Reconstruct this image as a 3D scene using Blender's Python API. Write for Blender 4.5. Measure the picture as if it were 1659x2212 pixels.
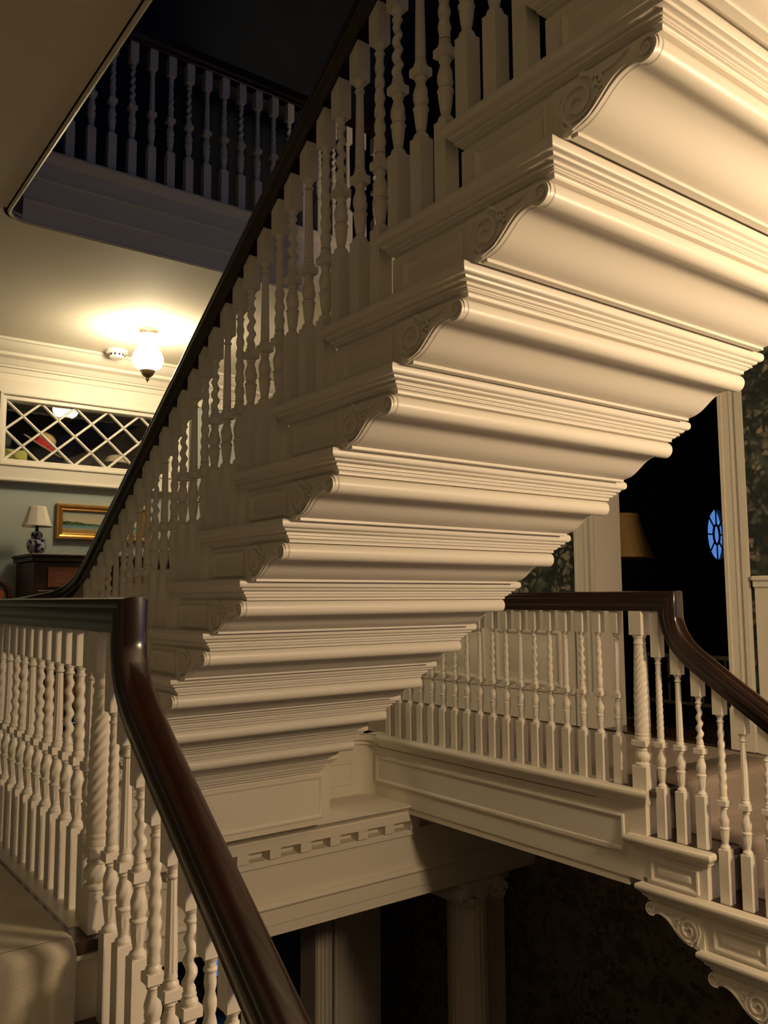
import bpy, bmesh, math, random
from mathutils import Vector, Matrix
random.seed(7)
for o in list(bpy.data.objects): bpy.data.objects.remove(o)
SC = bpy.context.scene
COL = SC.collection
sin, cos, pi = math.sin, math.cos, math.pi

# ------------------------------------------------------------------ camera
F_PX, YAW, PITCH, ROLL = 1820.0, .6437, .1025, -.0058
_fw = Vector((sin(YAW)*cos(PITCH), cos(YAW)*cos(PITCH), sin(PITCH)))
_rt = Vector((cos(YAW), -sin(YAW), 0)); _up = _rt.cross(_fw)
_r = cos(ROLL)*_rt + sin(ROLL)*_up; _u = -sin(ROLL)*_rt + cos(ROLL)*_up
camd = bpy.data.cameras.new('camera'); cam = bpy.data.objects.new('camera', camd); COL.objects.link(cam)
camd.sensor_fit = 'VERTICAL'; camd.sensor_height = 36.0; camd.lens = F_PX*36.0/2212.0
camd.clip_start = .02
cam.matrix_world = Matrix(((_r.x,_u.x,-_fw.x,0),(_r.y,_u.y,-_fw.y,0),(_r.z,_u.z,-_fw.z,0),(0,0,0,1)))
SC.camera = cam
# ------------------------------------------------------------------ world, exposure
W = bpy.data.worlds.new('dusk_sky'); SC.world = W; W.use_nodes = True
bg = W.node_tree.nodes['Background']; bg.inputs[0].default_value = (.08,.195,.53,1); bg.inputs[1].default_value = .95
SC.view_settings.view_transform = 'Standard'; SC.view_settings.look = 'None'
SC.view_settings.exposure = 0.45; SC.view_settings.gamma = 1.0; SC.view_settings.use_curve_mapping = False
HALL_LAMP = 64.0      # emission of the hall ceiling globe
STAIR_LAMP = 104.0    # emission of the lantern hanging at the head of the stairwell
TINT_HALL = (1.0,.80,.50); TINT_STAIR = (1.0,.71,.41)

# ------------------------------------------------------------------ materials
MATS = {}
def principled(name, col, rough=.5, spec=.5, metal=0, bump=0, bscale=200, vary=0, vscale=6, coat=0):
    m = bpy.data.materials.new(name); m.use_nodes = True; nt = m.node_tree; b = nt.nodes['Principled BSDF']
    b.inputs['Base Color'].default_value = (*col,1); b.inputs['Roughness'].default_value = rough
    b.inputs['Specular IOR Level'].default_value = spec; b.inputs['Metallic'].default_value = metal
    b.inputs['Coat Weight'].default_value = coat; b.inputs['Coat Roughness'].default_value = .08
    tc = nt.nodes.new('ShaderNodeTexCoord')
    if vary:
        n = nt.nodes.new('ShaderNodeTexNoise'); n.inputs['Scale'].default_value = vscale; n.inputs['Detail'].default_value = 4
        mx = nt.nodes.new('ShaderNodeMixRGB'); mx.inputs[1].default_value = (*[c*(1-vary) for c in col],1); mx.inputs[2].default_value = (*[min(1,c*(1+vary)) for c in col],1)
        nt.links.new(tc.outputs['Object'], n.inputs['Vector']); nt.links.new(n.outputs['Fac'], mx.inputs[0]); nt.links.new(mx.outputs[0], b.inputs['Base Color'])
    if bump:
        n = nt.nodes.new('ShaderNodeTexNoise'); n.inputs['Scale'].default_value = bscale; n.inputs['Detail'].default_value = 3
        bp = nt.nodes.new('ShaderNodeBump'); bp.inputs['Strength'].default_value = bump; bp.inputs['Distance'].default_value = .002
        nt.links.new(tc.outputs['Object'], n.inputs['Vector']); nt.links.new(n.outputs['Fac'], bp.inputs['Height']); nt.links.new(bp.outputs[0], b.inputs['Normal'])
    MATS[name] = m; return m
def wood(name, c1, c2, rough, scale=(3,40,40), coat=0.0):
    m = principled(name, c1, rough, .5, coat=coat); nt = m.node_tree; b = nt.nodes['Principled BSDF']
    tc = nt.nodes.new('ShaderNodeTexCoord'); mp = nt.nodes.new('ShaderNodeMapping'); mp.inputs['Scale'].default_value = scale
    n = nt.nodes.new('ShaderNodeTexNoise'); n.inputs['Scale'].default_value = 1.0; n.inputs['Detail'].default_value = 5; n.inputs['Distortion'].default_value = .6
    r = nt.nodes.new('ShaderNodeValToRGB'); r.color_ramp.elements[0].color = (*c1,1); r.color_ramp.elements[1].color = (*c2,1)
    r.color_ramp.elements[0].position = .35; r.color_ramp.elements[1].position = .7
    nt.links.new(tc.outputs['Object'], mp.inputs[0]); nt.links.new(mp.outputs[0], n.inputs['Vector']); nt.links.new(n.outputs['Fac'], r.inputs[0]); nt.links.new(r.outputs[0], b.inputs['Base Color'])
    return m
def emission(name, col, s):
    m = bpy.data.materials.new(name); m.use_nodes = True; nt = m.node_tree; nt.nodes.clear()
    e = nt.nodes.new('ShaderNodeEmission'); e.inputs[0].default_value = (*col,1); e.inputs[1].default_value = s
    o = nt.nodes.new('ShaderNodeOutputMaterial'); nt.links.new(e.outputs[0], o.inputs[0]); MATS[name] = m; return m
PAINT = principled('cream_gloss_paint', (.76,.72,.64), .38, .4, bump=.04, bscale=25)
PAINT2 = principled('cream_wall_paint', (.74,.70,.61), .5, .35, bump=.05, bscale=30)
CEIL = principled('ceiling_plaster', (.74,.69,.59), .75, .2, bump=.06, bscale=40, vary=.02)
BLUEW = principled('blue_grey_wall', (.40,.46,.44), .8, .2, bump=.05, bscale=90, vary=.06, vscale=5)
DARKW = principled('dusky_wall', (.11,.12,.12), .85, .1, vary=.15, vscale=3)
MAHOG = wood('dark_mahogany', (.012,.0045,.003), (.035,.011,.006), .22, (2,3,2), coat=.4)
TREADW = wood('dark_oak_tread', (.018,.008,.004), (.05,.022,.011), .3, (30,6,6), coat=.2)
CARPET = principled('taupe_carpet', (.58,.54,.45), .95, .05, bump=.9, bscale=260, vary=.13, vscale=7)
CARPET2 = principled('mauve_taupe_carpet', (.33,.27,.235), .95, .05, bump=.9, bscale=260, vary=.15, vscale=9)
CHESTW = wood('chest_mahogany', (.020,.007,.004), (.05,.017,.008), .4, (4,25,25))
DRAWERW = wood('figured_drawer_veneer', (.20,.07,.03), (.30,.12,.055), .45, (6,40,40))
GOLD = principled('gilded_wood', (.50,.29,.08), .38, .5, metal=.75, bump=.15, bscale=70, vary=.2, vscale=14)
BRASS = principled('aged_brass', (.36,.27,.16), .4, .5, metal=.8)
SHADE = principled('cream_fabric_shade', (.72,.68,.58), .9, .1, bump=.2, bscale=300)
SHADE2 = principled('mustard_pleated_fabric', (.33,.215,.085), .9, .1, bump=.2, bscale=200)
PLASTIC = principled('white_plastic', (.82,.80,.76), .4, .4)
BLACKM = principled('dark_slot', (.02,.02,.02), .6, .2)
STRAW = principled('straw', (.62,.47,.25), .9, .1, bump=.5, bscale=150, vary=.15, vscale=30)
REDC = principled('red_ribbon', (.50,.045,.06), .7, .2)
DARKFELT = principled('dark_brown_felt', (.035,.025,.02), .9, .1)
PALEC = principled('pale_crown_fabric', (.48,.42,.32), .85, .1)
YGREEN = principled('yellow_green_card', (.50,.50,.14), .7, .2)
TURQ = principled('turquoise_card', (.10,.33,.38), .6, .3)
GREYC = principled('grey_card', (.13,.13,.13), .8, .2)
ORANGE = principled('orange_chair_fabric', (.45,.13,.04), .8, .2)
IRON = principled('dark_metal', (.03,.025,.02), .5, .4)
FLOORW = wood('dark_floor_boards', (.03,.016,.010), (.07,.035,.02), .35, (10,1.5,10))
SASH = principled('dark_sash_paint', (.02,.022,.028), .5, .3)
GLOBE_HALL = emission('lit_frosted_globe', TINT_HALL, HALL_LAMP)
GLOBE_STAIR = emission('lit_lantern_globe', TINT_STAIR, STAIR_LAMP)
def glassmat():
    m = bpy.data.materials.new('thin_window_glass'); m.use_nodes = True; nt = m.node_tree; nt.nodes.clear()
    t = nt.nodes.new('ShaderNodeBsdfTransparent'); g = nt.nodes.new('ShaderNodeBsdfGlossy'); g.inputs['Roughness'].default_value = .02
    lw = nt.nodes.new('ShaderNodeLayerWeight'); pw = nt.nodes.new('ShaderNodeMath'); pw.operation='POWER'; pw.inputs[1].default_value=4; nt.links.new(lw.outputs['Facing'],pw.inputs[0]); fr = nt.nodes.new('ShaderNodeMath'); fr.operation='MULTIPLY_ADD'; fr.inputs[1].default_value=.6; fr.inputs[2].default_value=.04; nt.links.new(pw.outputs[0],fr.inputs[0])
    mx = nt.nodes.new('ShaderNodeMixShader'); o = nt.nodes.new('ShaderNodeOutputMaterial')
    nt.links.new(fr.outputs[0], mx.inputs[0]); nt.links.new(t.outputs[0], mx.inputs[1]); nt.links.new(g.outputs[0], mx.inputs[2]); nt.links.new(mx.outputs[0], o.inputs[0])
    return m
GLASS = glassmat()
def wallpaper(name, ground, leaf, bloom, dim=1.0):
    m = principled(name, ground, .85, .15); nt = m.node_tree; b = nt.nodes['Principled BSDF']
    tc = nt.nodes.new('ShaderNodeTexCoord')
    d = nt.nodes.new('ShaderNodeTexNoise'); d.inputs['Scale'].default_value = 9; d.inputs['Detail'].default_value = 2
    ad = nt.nodes.new('ShaderNodeMixRGB'); ad.blend_type = 'ADD'; ad.inputs[0].default_value = .13
    nt.links.new(tc.outputs['Object'], d.inputs['Vector']); nt.links.new(tc.outputs['Object'], ad.inputs[1]); nt.links.new(d.outputs['Color'], ad.inputs[2])
    def layer(scale, lo, hi, prev, col):
        v = nt.nodes.new('ShaderNodeTexVoronoi'); v.inputs['Scale'].default_value = scale
        r = nt.nodes.new('ShaderNodeValToRGB'); r.color_ramp.elements[0].position = lo; r.color_ramp.elements[0].color = (1,1,1,1)
        r.color_ramp.elements[1].position = hi; r.color_ramp.elements[1].color = (0,0,0,1)
        n2 = nt.nodes.new('ShaderNodeTexNoise'); n2.inputs['Scale'].default_value = scale*.28; n2.inputs['Detail'].default_value = 1
        r2 = nt.nodes.new('ShaderNodeValToRGB'); r2.color_ramp.elements[0].position = .47; r2.color_ramp.elements[1].position = .56
        mu = nt.nodes.new('ShaderNodeMath'); mu.operation = 'MULTIPLY'
        mx = nt.nodes.new('ShaderNodeMixRGB'); mx.inputs[2].default_value = (*col,1)
        nt.links.new(ad.outputs[0], v.inputs['Vector']); nt.links.new(v.outputs['Distance'], r.inputs[0])
        nt.links.new(tc.outputs['Object'], n2.inputs['Vector']); nt.links.new(n2.outputs['Fac'], r2.inputs[0])
        nt.links.new(r.outputs[0], mu.inputs[0]); nt.links.new(r2.outputs[0], mu.inputs[1]); nt.links.new(mu.outputs[0], mx.inputs[0])
        if prev is None: mx.inputs[1].default_value = (*ground,1)
        else: nt.links.new(prev, mx.inputs[1])
        return mx.outputs[0]
    p = layer(9, .3, .6, None, leaf); p = layer(17, .25, .5, p, tuple(c*1.3 for c in leaf)); p = layer(28, .3, .5, p, tuple(c*.6 for c in leaf)); p = layer(21, .25, .50, p, bloom)
    nt.links.new(p, b.inputs['Base Color']); return m
PAPER = wallpaper('dark_floral_wallpaper', (.028,.036,.033), (.085,.095,.078), (.30,.27,.21))
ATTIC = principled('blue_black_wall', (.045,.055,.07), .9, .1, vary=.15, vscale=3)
SAGE = principled('muted_sage_wall', (.20,.205,.175), .8, .15, vary=.08)
PAPER_LOW = wallpaper('brown_floral_wallpaper', (.20,.18,.135), (.10,.09,.07), (.13,.10,.08))

# ------------------------------------------------------------------ mesh helpers
class MB:
    def __init__(s): s.v=[]; s.f=[]
    def add(s, vs, fs):
        k=len(s.v); s.v += [tuple(p) for p in vs]; s.f += [tuple(i+k for i in f) for f in fs]; return s
    def box(s, x0,x1,y0,y1,z0,z1, b=0):
        if b<=0:
            return s.add([(x0,y0,z0),(x1,y0,z0),(x1,y1,z0),(x0,y1,z0),(x0,y0,z1),(x1,y0,z1),(x1,y1,z1),(x0,y1,z1)],
                         [(0,3,2,1),(4,5,6,7),(0,1,5,4),(1,2,6,5),(2,3,7,6),(3,0,4,7)])
        return s.loft([(x0+b,x1-b,y0+b,y1-b,z0),(x0,x1,y0,y1,z0+b),(x0,x1,y0,y1,z1-b),(x0+b,x1-b,y0+b,y1-b,z1)])
    def loft(s, rects):
        vs=[]; fs=[]
        for (x0,x1,y0,y1,z) in rects: vs += [(x0,y0,z),(x1,y0,z),(x1,y1,z),(x0,y1,z)]
        n=len(rects); up = rects[-1][4] > rects[0][4]
        fs.append((0,3,2,1) if up else (0,1,2,3)); e=(n-1)*4; fs.append((e,e+1,e+2,e+3) if up else (e,e+3,e+2,e+1))
        for i in range(n-1):
            for j in range(4):
                a=i*4+j; b=i*4+(j+1)%4; q=(a,b,b+4,a+4); fs.append(q if up else q[::-1])
        return s.add(vs,fs)
    def lathe(s, prof, c=(0,0,0), n=16, fn=None, cap=True):
        vs=[]; fs=[]
        for z,r in prof:
            for j in range(n):
                t=2*pi*j/n; rr=r*(fn(t,z) if fn else 1); vs.append((c[0]+rr*cos(t),c[1]+rr*sin(t),c[2]+z))
        m=len(prof)
        for i in range(m-1):
            for j in range(n): a=i*n+j; b=i*n+(j+1)%n; fs.append((a,b,b+n,a+n))
        if cap: fs.append(tuple(range(n))[::-1]); fs.append(tuple(range((m-1)*n,m*n)))
        return s.add(vs,fs)
    def prism(s, poly, axis, a, b):
        """poly of 2D points extruded along axis ('x': (y,z), 'y': (x,z), 'z': (x,y)) from a to b; a,b may be lists per point"""
        n=len(poly); A=a if isinstance(a,list) else [a]*n; B=b if isinstance(b,list) else [b]*n
        def P(p,t): return {'x':(t,p[0],p[1]),'y':(p[0],t,p[1]),'z':(p[0],p[1],t)}[axis]
        vs=[P(p,A[i]) for i,p in enumerate(poly)]+[P(p,B[i]) for i,p in enumerate(poly)]
        fs=[tuple(range(n))[::-1],tuple(range(n,2*n))]+[(i,(i+1)%n,(i+1)%n+n,i+n) for i in range(n)]
        return s.add(vs,fs)
    def tube(s, pts, r, n=8):
        pts=[Vector(p) for p in pts]; vs=[]; fs=[]
        for i,p in enumerate(pts):
            t=(pts[min(i+1,len(pts)-1)]-pts[max(i-1,0)]).normalized(); a=t.cross(Vector((0,0,1)))
            if a.length<.05: a=t.cross(Vector((1,0,0)))
            a.normalize(); b=t.cross(a); rr=r[i] if isinstance(r,list) else r
            for j in range(n): u=2*pi*j/n; vs.append(p+(a*cos(u)+b*sin(u))*rr)
        m=len(pts)
        for i in range(m-1):
            for j in range(n): k=i*n+j; l=i*n+(j+1)%n; fs.append((k,l,l+n,k+n))
        fs += [tuple(range(n))[::-1],tuple(range((m-1)*n,m*n))]
        return s.add(vs,fs)
    def mesh(s, name, mat, ang=35):
        me=bpy.data.meshes.new(name); me.from_pydata(s.v,[],s.f); me.update()
        bm=bmesh.new(); bm.from_mesh(me); bmesh.ops.recalc_face_normals(bm,faces=bm.faces); bm.to_mesh(me); bm.free()
        me.materials.append(mat)
        if ang:
            for p in me.polygons: p.use_smooth=True
            me.set_sharp_from_angle(angle=math.radians(ang))
        return me
    def build(s, name, mat, parent=None, ang=35):
        return link(name, s.mesh(name,mat,ang), parent)
def link(name, me, parent=None, loc=None, rz=0):
    o=bpy.data.objects.new(name,me); COL.objects.link(o)
    if loc: o.location=loc
    if rz: o.rotation_euler=(0,0,rz)
    if parent: o.parent=parent
    return o
def thing(name, label, cat, group=None, loc=(0,0,0)):
    o=bpy.data.objects.new(name,None); COL.objects.link(o); o.empty_display_size=.1; o.location=loc
    return tag(o,label,cat,group)
def tag(o,label,cat,group=None):
    o['label']=label; o['category']=cat
    if group: o['group']=group
    return o
def struct(o,label=None,cat=None):
    o['kind']='structure'
    if label: o['label']=label
    if cat: o['category']=cat
    return o
def catmull(pts, k=4):
    P=[Vector(p) for p in pts]; out=[]
    for i in range(len(P)-1):
        a=P[max(i-1,0)]; b=P[i]; c=P[i+1]; d=P[min(i+2,len(P)-1)]
        for j in range(k):
            t=j/k; out.append(.5*((2*b)+(c-a)*t+(2*a-5*b+4*c-d)*t*t+(3*b-a-3*c+d)*t**3))
    out.append(P[-1]); return out
def sweep(path, prof, side=None):
    """sweep closed profile (c across, h up) along path; mitred joints"""
    P=[Vector(p) for p in path]; T=[(P[i+1]-P[i]).normalized() for i in range(len(P)-1)]
    mb=MB(); vs=[]; n=len(prof)
    for i,p in enumerate(P):
        t0=T[max(i-1,0)]; t1=T[min(i,len(T)-1)]; t=(t0+t1).normalized(); k=1/max(.3,t.dot(t1))
        if side is not None:
            s=Vector(side); N=t.cross(s); vs += [p+s*c+N*(h*k) for c,h in prof]
        else:
            s=Vector((0,0,1)).cross(t).normalized(); N=t.cross(s); vs += [p+s*(c*k)+N*h for c,h in prof]
    fs=[tuple(range(n)),tuple(range((len(P)-1)*n,len(P)*n))[::-1]]
    for i in range(len(P)-1):
        for j in range(n): a=i*n+j; b=i*n+(j+1)%n; fs.append((a,b,b+n,a+n))
    return mb.add(vs,fs)
def raised_panel(o, u, v, nrm, w, h, mb=None, prof=None):
    """rectangular moulded panel: origin o (corner), axes u,v, outward normal nrm"""
    mb=mb or MB(); o,u,v,nrm=Vector(o),Vector(u),Vector(v),Vector(nrm)
    prof=prof or [(0,0),(.001,.007),(.006,.009),(.011,.006),(.016,.0015),(.028,.0015),(.036,.006)]
    vs=[]
    for ins,out in prof:
        vs += [o+u*ins+v*ins+nrm*out, o+u*(w-ins)+v*ins+nrm*out, o+u*(w-ins)+v*(h-ins)+nrm*out, o+u*ins+v*(h-ins)+nrm*out]
    fs=[]
    for i in range(len(prof)-1):
        for j in range(4): a=i*4+j; b=i*4+(j+1)%4; fs.append((a,b,b+4,a+4))
    e=(len(prof)-1)*4; fs.append((e,e+1,e+2,e+3)); fs.append((3,2,1,0))
    return mb.add(vs,fs)

# ------------------------------------------------------------------ key dimensions (metres, camera at the origin)
F2, F2C, F3, F1 = -.84, 1.75, 2.12, -3.95
XW, YW = 4.42, 6.06            # right wall, far wall of the upper hall
XL, XR = .766, 3.213           # balustrade centre lines
UX0, UX1 = 1.25, 2.527          # upper flight, outer edges of treads
T_U, R_U = .269, .175
T_L, R_L = .287, .193
def u_rear(k): return 1.09+T_U*k
def u_top(k): return .942-R_U*k
XNEAR, YNEAR, XFARL = -1.1, -3.1, -1.1

# ------------------------------------------------------------------ structure
def S(name, mb, mat, label, cat): return struct(mb.build(name, mat, None, 30), label, cat)
# upper hall floor: left gallery, far hall, right gallery (carpeted)
m=MB().box(XFARL,.60,2.30,YW,F2-.10,F2-.006).box(.69,3.30,4.44,YW,F2-.10,F2-.006).box(3.30,XW,2.335,YW,F2-.10,F2-.006)
S('floor',m,CARPET2,'taupe carpeted floor of the upper hall around the stairwell','floor')
# dark boards bordering the carpets
S('floor',MB().box(XFARL+.005,.72,2.30,4.40,F2-.03,F2-.002),TREADW,'dark wood floor border beside the left balustrade','floor')
S('floor',MB().box(3.24,3.42,2.31,4.40,F2-.03,F2-.003),TREADW,'dark wood floor border beside the right balustrade','floor')
# first floor
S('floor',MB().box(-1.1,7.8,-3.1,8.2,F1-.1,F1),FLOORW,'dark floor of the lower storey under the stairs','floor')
# landing under the photographer
LAND=F2-7*R_L
S('floor',MB().box(XFARL,XW,YNEAR,.22,LAND-.12,LAND),CARPET2,'carpeted half landing below the two lower flights','floor')
# ceilings
HX0,HX1,HY0,HY1=.832,3.1,-.27,3.995
def holed(z0,z1,mb):
    r=.10; n=8
    mb.box(XFARL,HX0,YNEAR,YW,z0,z1); mb.box(HX1,XW,YNEAR,YW,z0,z1); mb.box(HX0,HX1,YNEAR,HY0,z0,z1); mb.box(HX0,HX1,HY1,YW,z0,z1)
    pts=[(HX0,HY1)]+[(HX0+r-r*cos(a),HY1-r+r*sin(a)) for a in [pi/2*i/n for i in range(n+1)]]
    mb.prism(pts,'z',z0,z1); return mb
S('ceiling',holed(F2C,F2C+.02,MB()),CEIL,'cream plaster ceiling of the upper hall with the stairwell opening','ceiling')
# far wall
m=MB().box(XFARL,1.33,YW,YW+.12,F2,F2C).box(2.60,XW+3.4,YW,YW+.12,F2,F2C).box(1.33,2.60,YW,YW+.12,F2,.95).box(1.33,2.60,YW,YW+.12,1.375,F2C)
wf=S('wall_far',m,BLUEW,'pale blue grey wall at the end of the upper hall','wall')
S('wall_left',MB().box(XFARL-.12,XFARL,YNEAR,YW+.12,LAND-2,4.9),SAGE,'cream wall on the left of the gallery','wall')
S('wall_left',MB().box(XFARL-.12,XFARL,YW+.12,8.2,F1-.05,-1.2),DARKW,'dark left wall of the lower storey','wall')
# near wall with the big stair window and the upper dormer window
m=MB()
def wall_y(mb,y0,y1,x0,x1,z0,z1,holes):
    xs=sorted({x0,x1,*[h[0] for h in holes],*[h[1] for h in holes]}); zs=sorted({z0,z1,*[h[2] for h in holes],*[h[3] for h in holes]})
    for i in range(len(xs)-1):
        for j in range(len(zs)-1):
            cx=(xs[i]+xs[i+1])/2; cz=(zs[j]+zs[j+1])/2
            if any(h[0]<cx<h[1] and h[2]<cz<h[3] for h in holes): continue
            mb.box(xs[i],xs[i+1],y0,y1,zs[j],zs[j+1])
    return mb
WIN=[(.7,3.3,2.6,4.6)]
S('wall_near',wall_y(MB(),YNEAR-.12,YNEAR,XFARL,XW,F1,4.9,WIN),PAPER,'cream wall behind the half landing','wall')
for i,h in enumerate(WIN):
    r=struct(thing('window_%d'%(i+2),['wide dusk window lighting the top storey'][i],'window'))
    fr=MB(); w=.06
    fr.box(h[0],h[0]+w,YNEAR-.1,YNEAR+.02,h[2],h[3]).box(h[1]-w,h[1],YNEAR-.1,YNEAR+.02,h[2],h[3]).box(h[0],h[1],YNEAR-.1,YNEAR+.02,h[2],h[2]+w).box(h[0],h[1],YNEAR-.1,YNEAR+.02,h[3]-w,h[3])
    wf_=fr.build('window_frame',PAINT,r)
    cx=(h[0]+h[1])/2; cz=(h[2]+h[3])/2
    MB().box(cx-.015,cx+.015,YNEAR-.08,YNEAR-.05,h[2],h[3]).build('mullion',PAINT,wf_); MB().box(h[0],h[1],YNEAR-.08,YNEAR-.05,cz-.015,cz+.015).build('mullion',PAINT,wf_)
# third storey shell
S('floor',holed(F2C+.03,F3-.02,MB()),FLOORW,'floor of the dark top storey around the stairwell','floor')
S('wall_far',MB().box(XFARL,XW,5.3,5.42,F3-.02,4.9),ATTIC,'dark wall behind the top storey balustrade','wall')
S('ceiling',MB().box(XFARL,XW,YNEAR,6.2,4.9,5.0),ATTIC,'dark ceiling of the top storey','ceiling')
# right wall with doorway
DY0,DY1,DZ=2.655,3.575,1.30
SW=(-2.3,.2,-1.1,1.35)
m=MB().box(XW,XW+.24,YNEAR,SW[0],F2-1.6,F2C).box(XW,XW+.24,SW[1],DY0,F2-1.6,F2C).box(XW,XW+.24,SW[0],SW[1],F2-1.6,SW[2]).box(XW,XW+.24,SW[0],SW[1],SW[3],F2C).box(XW,XW+.24,DY1,YW,F2-.05,F2C).box(XW,XW+.24,DY0,DY1,DZ,F2C)
wr=S('wall_right',m,PAPER,'dark green floral papered wall right of the stairwell with a doorway','wall')
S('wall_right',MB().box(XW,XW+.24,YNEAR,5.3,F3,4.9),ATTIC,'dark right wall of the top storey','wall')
S('wall_right',MB().box(XW-.15,XW+.02,YNEAR,8.12,F1,F2-.4),PAPER_LOW,'dim brown floral papered wall of the lower storey','wall')
# wainscot on the right wall
def wains(y0,y1,panels,name,dz=0):
    r=MB().box(XW-.018,XW,y0,y1,F2,.05+dz).build('wainscot_board',PAINT2,wr)
    MB().box(XW-.05,XW,y0,y1,.085+dz,.112+dz,.006).box(XW-.035,XW,y0,y1,.05+dz,.085+dz,.004).build('chair_rail',PAINT,wr)
    b=MB().box(XW-.032,XW-.018,y0,y1,F2,F2+.20,.004).box(XW-.042,XW-.018,y0,y1,F2+.20,F2+.225,.005); b.build('wall_skirting',PAINT,wr)
    for (a,c,za,zb) in panels:
        big=[(0,0),(.003,.014),(.012,.018),(.022,.012),(.032,.003),(.07,.003),(.085,.011)]
        raised_panel((XW-.018,c,za),(0,-1,0),(0,0,1),(-1,0,0),c-a,zb-za,prof=big).build('panel',PAINT2,wr)
wains(3.76,YW,[(3.88,4.50,-.60,-.225),(4.62,5.24,-.60,-.225),(5.36,5.98,-.60,-.225)],'far',-.09)
wains(.25,2.49,[(1.55,2.40,-.62,-.03),(.6,1.45,-.62,-.03)],'near')
w6=struct(thing('window_6','tall dusk window in the papered wall beside the right lower flight','window'))
q=MB().box(XW-.02,XW+.2,SW[0],SW[0]+.06,SW[2],SW[3]).box(XW-.02,XW+.2,SW[1]-.06,SW[1],SW[2],SW[3]).box(XW-.02,XW+.2,SW[0],SW[1],SW[2],SW[2]+.06).box(XW-.02,XW+.2,SW[0],SW[1],SW[3]-.06,SW[3]).build('window_frame',PAINT,w6)
MB().box(XW+.1,XW+.13,SW[0],SW[1],.06,.10).build('mullion',PAINT,q)
MB().box(XW+.1,XW+.13,-.82,-.78,SW[2],SW[3]).build('mullion',PAINT,q)
# door casing
d=struct(thing('door_1','open doorway with cream moulded casing right of the stairwell','door'))
def casing(y0,y1):
    b=MB(); b.prism([(y0,F2+.22),(y1,F2+.22),(y1,DZ+.12),(y0,DZ+.12)],'x',XW-.022,XW)
    w=y1-y0
    b.box(XW-.034,XW-.02,y0,y0+.028,F2+.22,DZ+.12,.005).box(XW-.030,XW-.02,y1-.022,y1,F2+.22,DZ+.12,.004).box(XW-.026,XW-.02,y0+w*.42,y0+w*.5,F2+.22,DZ+.12,.002)
    b.build('casing',PAINT2,d)
    MB().box(XW-.040,XW,y0-.004,y1+.004,F2,F2+.23,.005).build('plinth_block',PAINT2,d)
casing(DY1,DY1+.165); casing(DY0-.135,DY0)
MB().box(XW-.034,XW,DY0-.135,DY1+.165,DZ,DZ+.13,.006).build('head_casing',PAINT2,d)
MB().box(XW-.002,XW+.245,DY1-.004,DY1+.02,F2,DZ).build('jamb',PAINT,d); MB().box(XW-.002,XW+.245,DY0-.02,DY0+.004,F2,DZ).build('jamb',PAINT,d)
MB().box(XW,XW+.24,DY0,DY1,F2-.03,F2+.006,.004).build('threshold',TREADW,d)

# dark room beyond the doorway
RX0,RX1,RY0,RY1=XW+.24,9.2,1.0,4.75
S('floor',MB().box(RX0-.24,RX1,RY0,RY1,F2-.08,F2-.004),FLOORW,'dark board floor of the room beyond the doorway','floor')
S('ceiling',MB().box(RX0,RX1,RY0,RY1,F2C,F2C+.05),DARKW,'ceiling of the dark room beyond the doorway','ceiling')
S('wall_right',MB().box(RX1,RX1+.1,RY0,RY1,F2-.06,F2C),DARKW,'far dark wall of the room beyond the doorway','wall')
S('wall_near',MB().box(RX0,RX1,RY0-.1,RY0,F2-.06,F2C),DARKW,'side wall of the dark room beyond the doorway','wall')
# wall with oval window
OX,OZ,OA,OB=7.735,.62,.185,.262
mb=MB(); n=32
ring=[(OX+OA*cos(2*pi*i/n),OZ+OB*sin(2*pi*i/n)) for i in range(n)]
X0,X1,Z0,Z1=RX0,RX1,F2-.06,F2C+.02
def outer(i):
    t=2*pi*i/n; c,s_=cos(t),sin(t)
    k=min(((X1-OX) if c>0 else (OX-X0))/max(abs(c),1e-6),((Z1-OZ) if s_>0 else (OZ-Z0))/max(abs(s_),1e-6)); return (OX+k*c,OZ+k*s_)
out=[outer(i) for i in range(n)]
vs=[(x,RY1,z) for x,z in ring]+[(x,RY1,z) for x,z in out]+[(OX+(x-OX)*1.6,RY1+.12,OZ+(z-OZ)*1.4) for x,z in ring]+[(x,RY1+.12,z) for x,z in out]
fs=[]
for i in range(n):
    j=(i+1)%n; fs += [(i,j,j+n,i+n),(i+2*n,i+3*n,j+3*n,j+2*n),(i,i+2*n,j+2*n,j)]
for cx,cz in ((X0,Z0),(X1,Z0),(X0,Z1),(X1,Z1)):
    pass
mb.add(vs,fs)
# corner infill so that the outer boundary is the full rectangle
mb2=MB().box(X0,OX-OA-.3,RY1+.001,RY1+.03,Z0,Z1).box(OX+OA+.3,X1,RY1+.001,RY1+.12,Z0,Z1).box(X0,X1,RY1+.001,RY1+.12,Z0,OZ-OB-.2).box(X0,X1,RY1+.001,RY1+.12,OZ+OB+.2,Z1)
mb.add(mb2.v,mb2.f)
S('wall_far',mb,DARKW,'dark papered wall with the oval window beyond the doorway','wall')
ow=struct(thing('window_4','small oval window with radiating bars showing blue dusk sky','window'))
def ell(a,b,y0,y1,wd):
    q=MB(); vs=[]; fs=[]
    for (A,B,Y) in ((a,b,y0),(a-wd,b-wd,y0),(a-wd,b-wd,y1),(a,b,y1)):
        vs += [(OX+A*cos(2*pi*i/n),Y,OZ+B*sin(2*pi*i/n)) for i in range(n)]
    for k in range(4):
        for i in range(n): j=(i+1)%n; l=((k+1)%4)*n; fs.append((k*n+i,k*n+j,l+j,l+i))
    return q.add(vs,fs)
ell(OA+.02,OB+.02,RY1-.016,RY1+.01,.030).build('oval_frame',SASH,ow)
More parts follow.
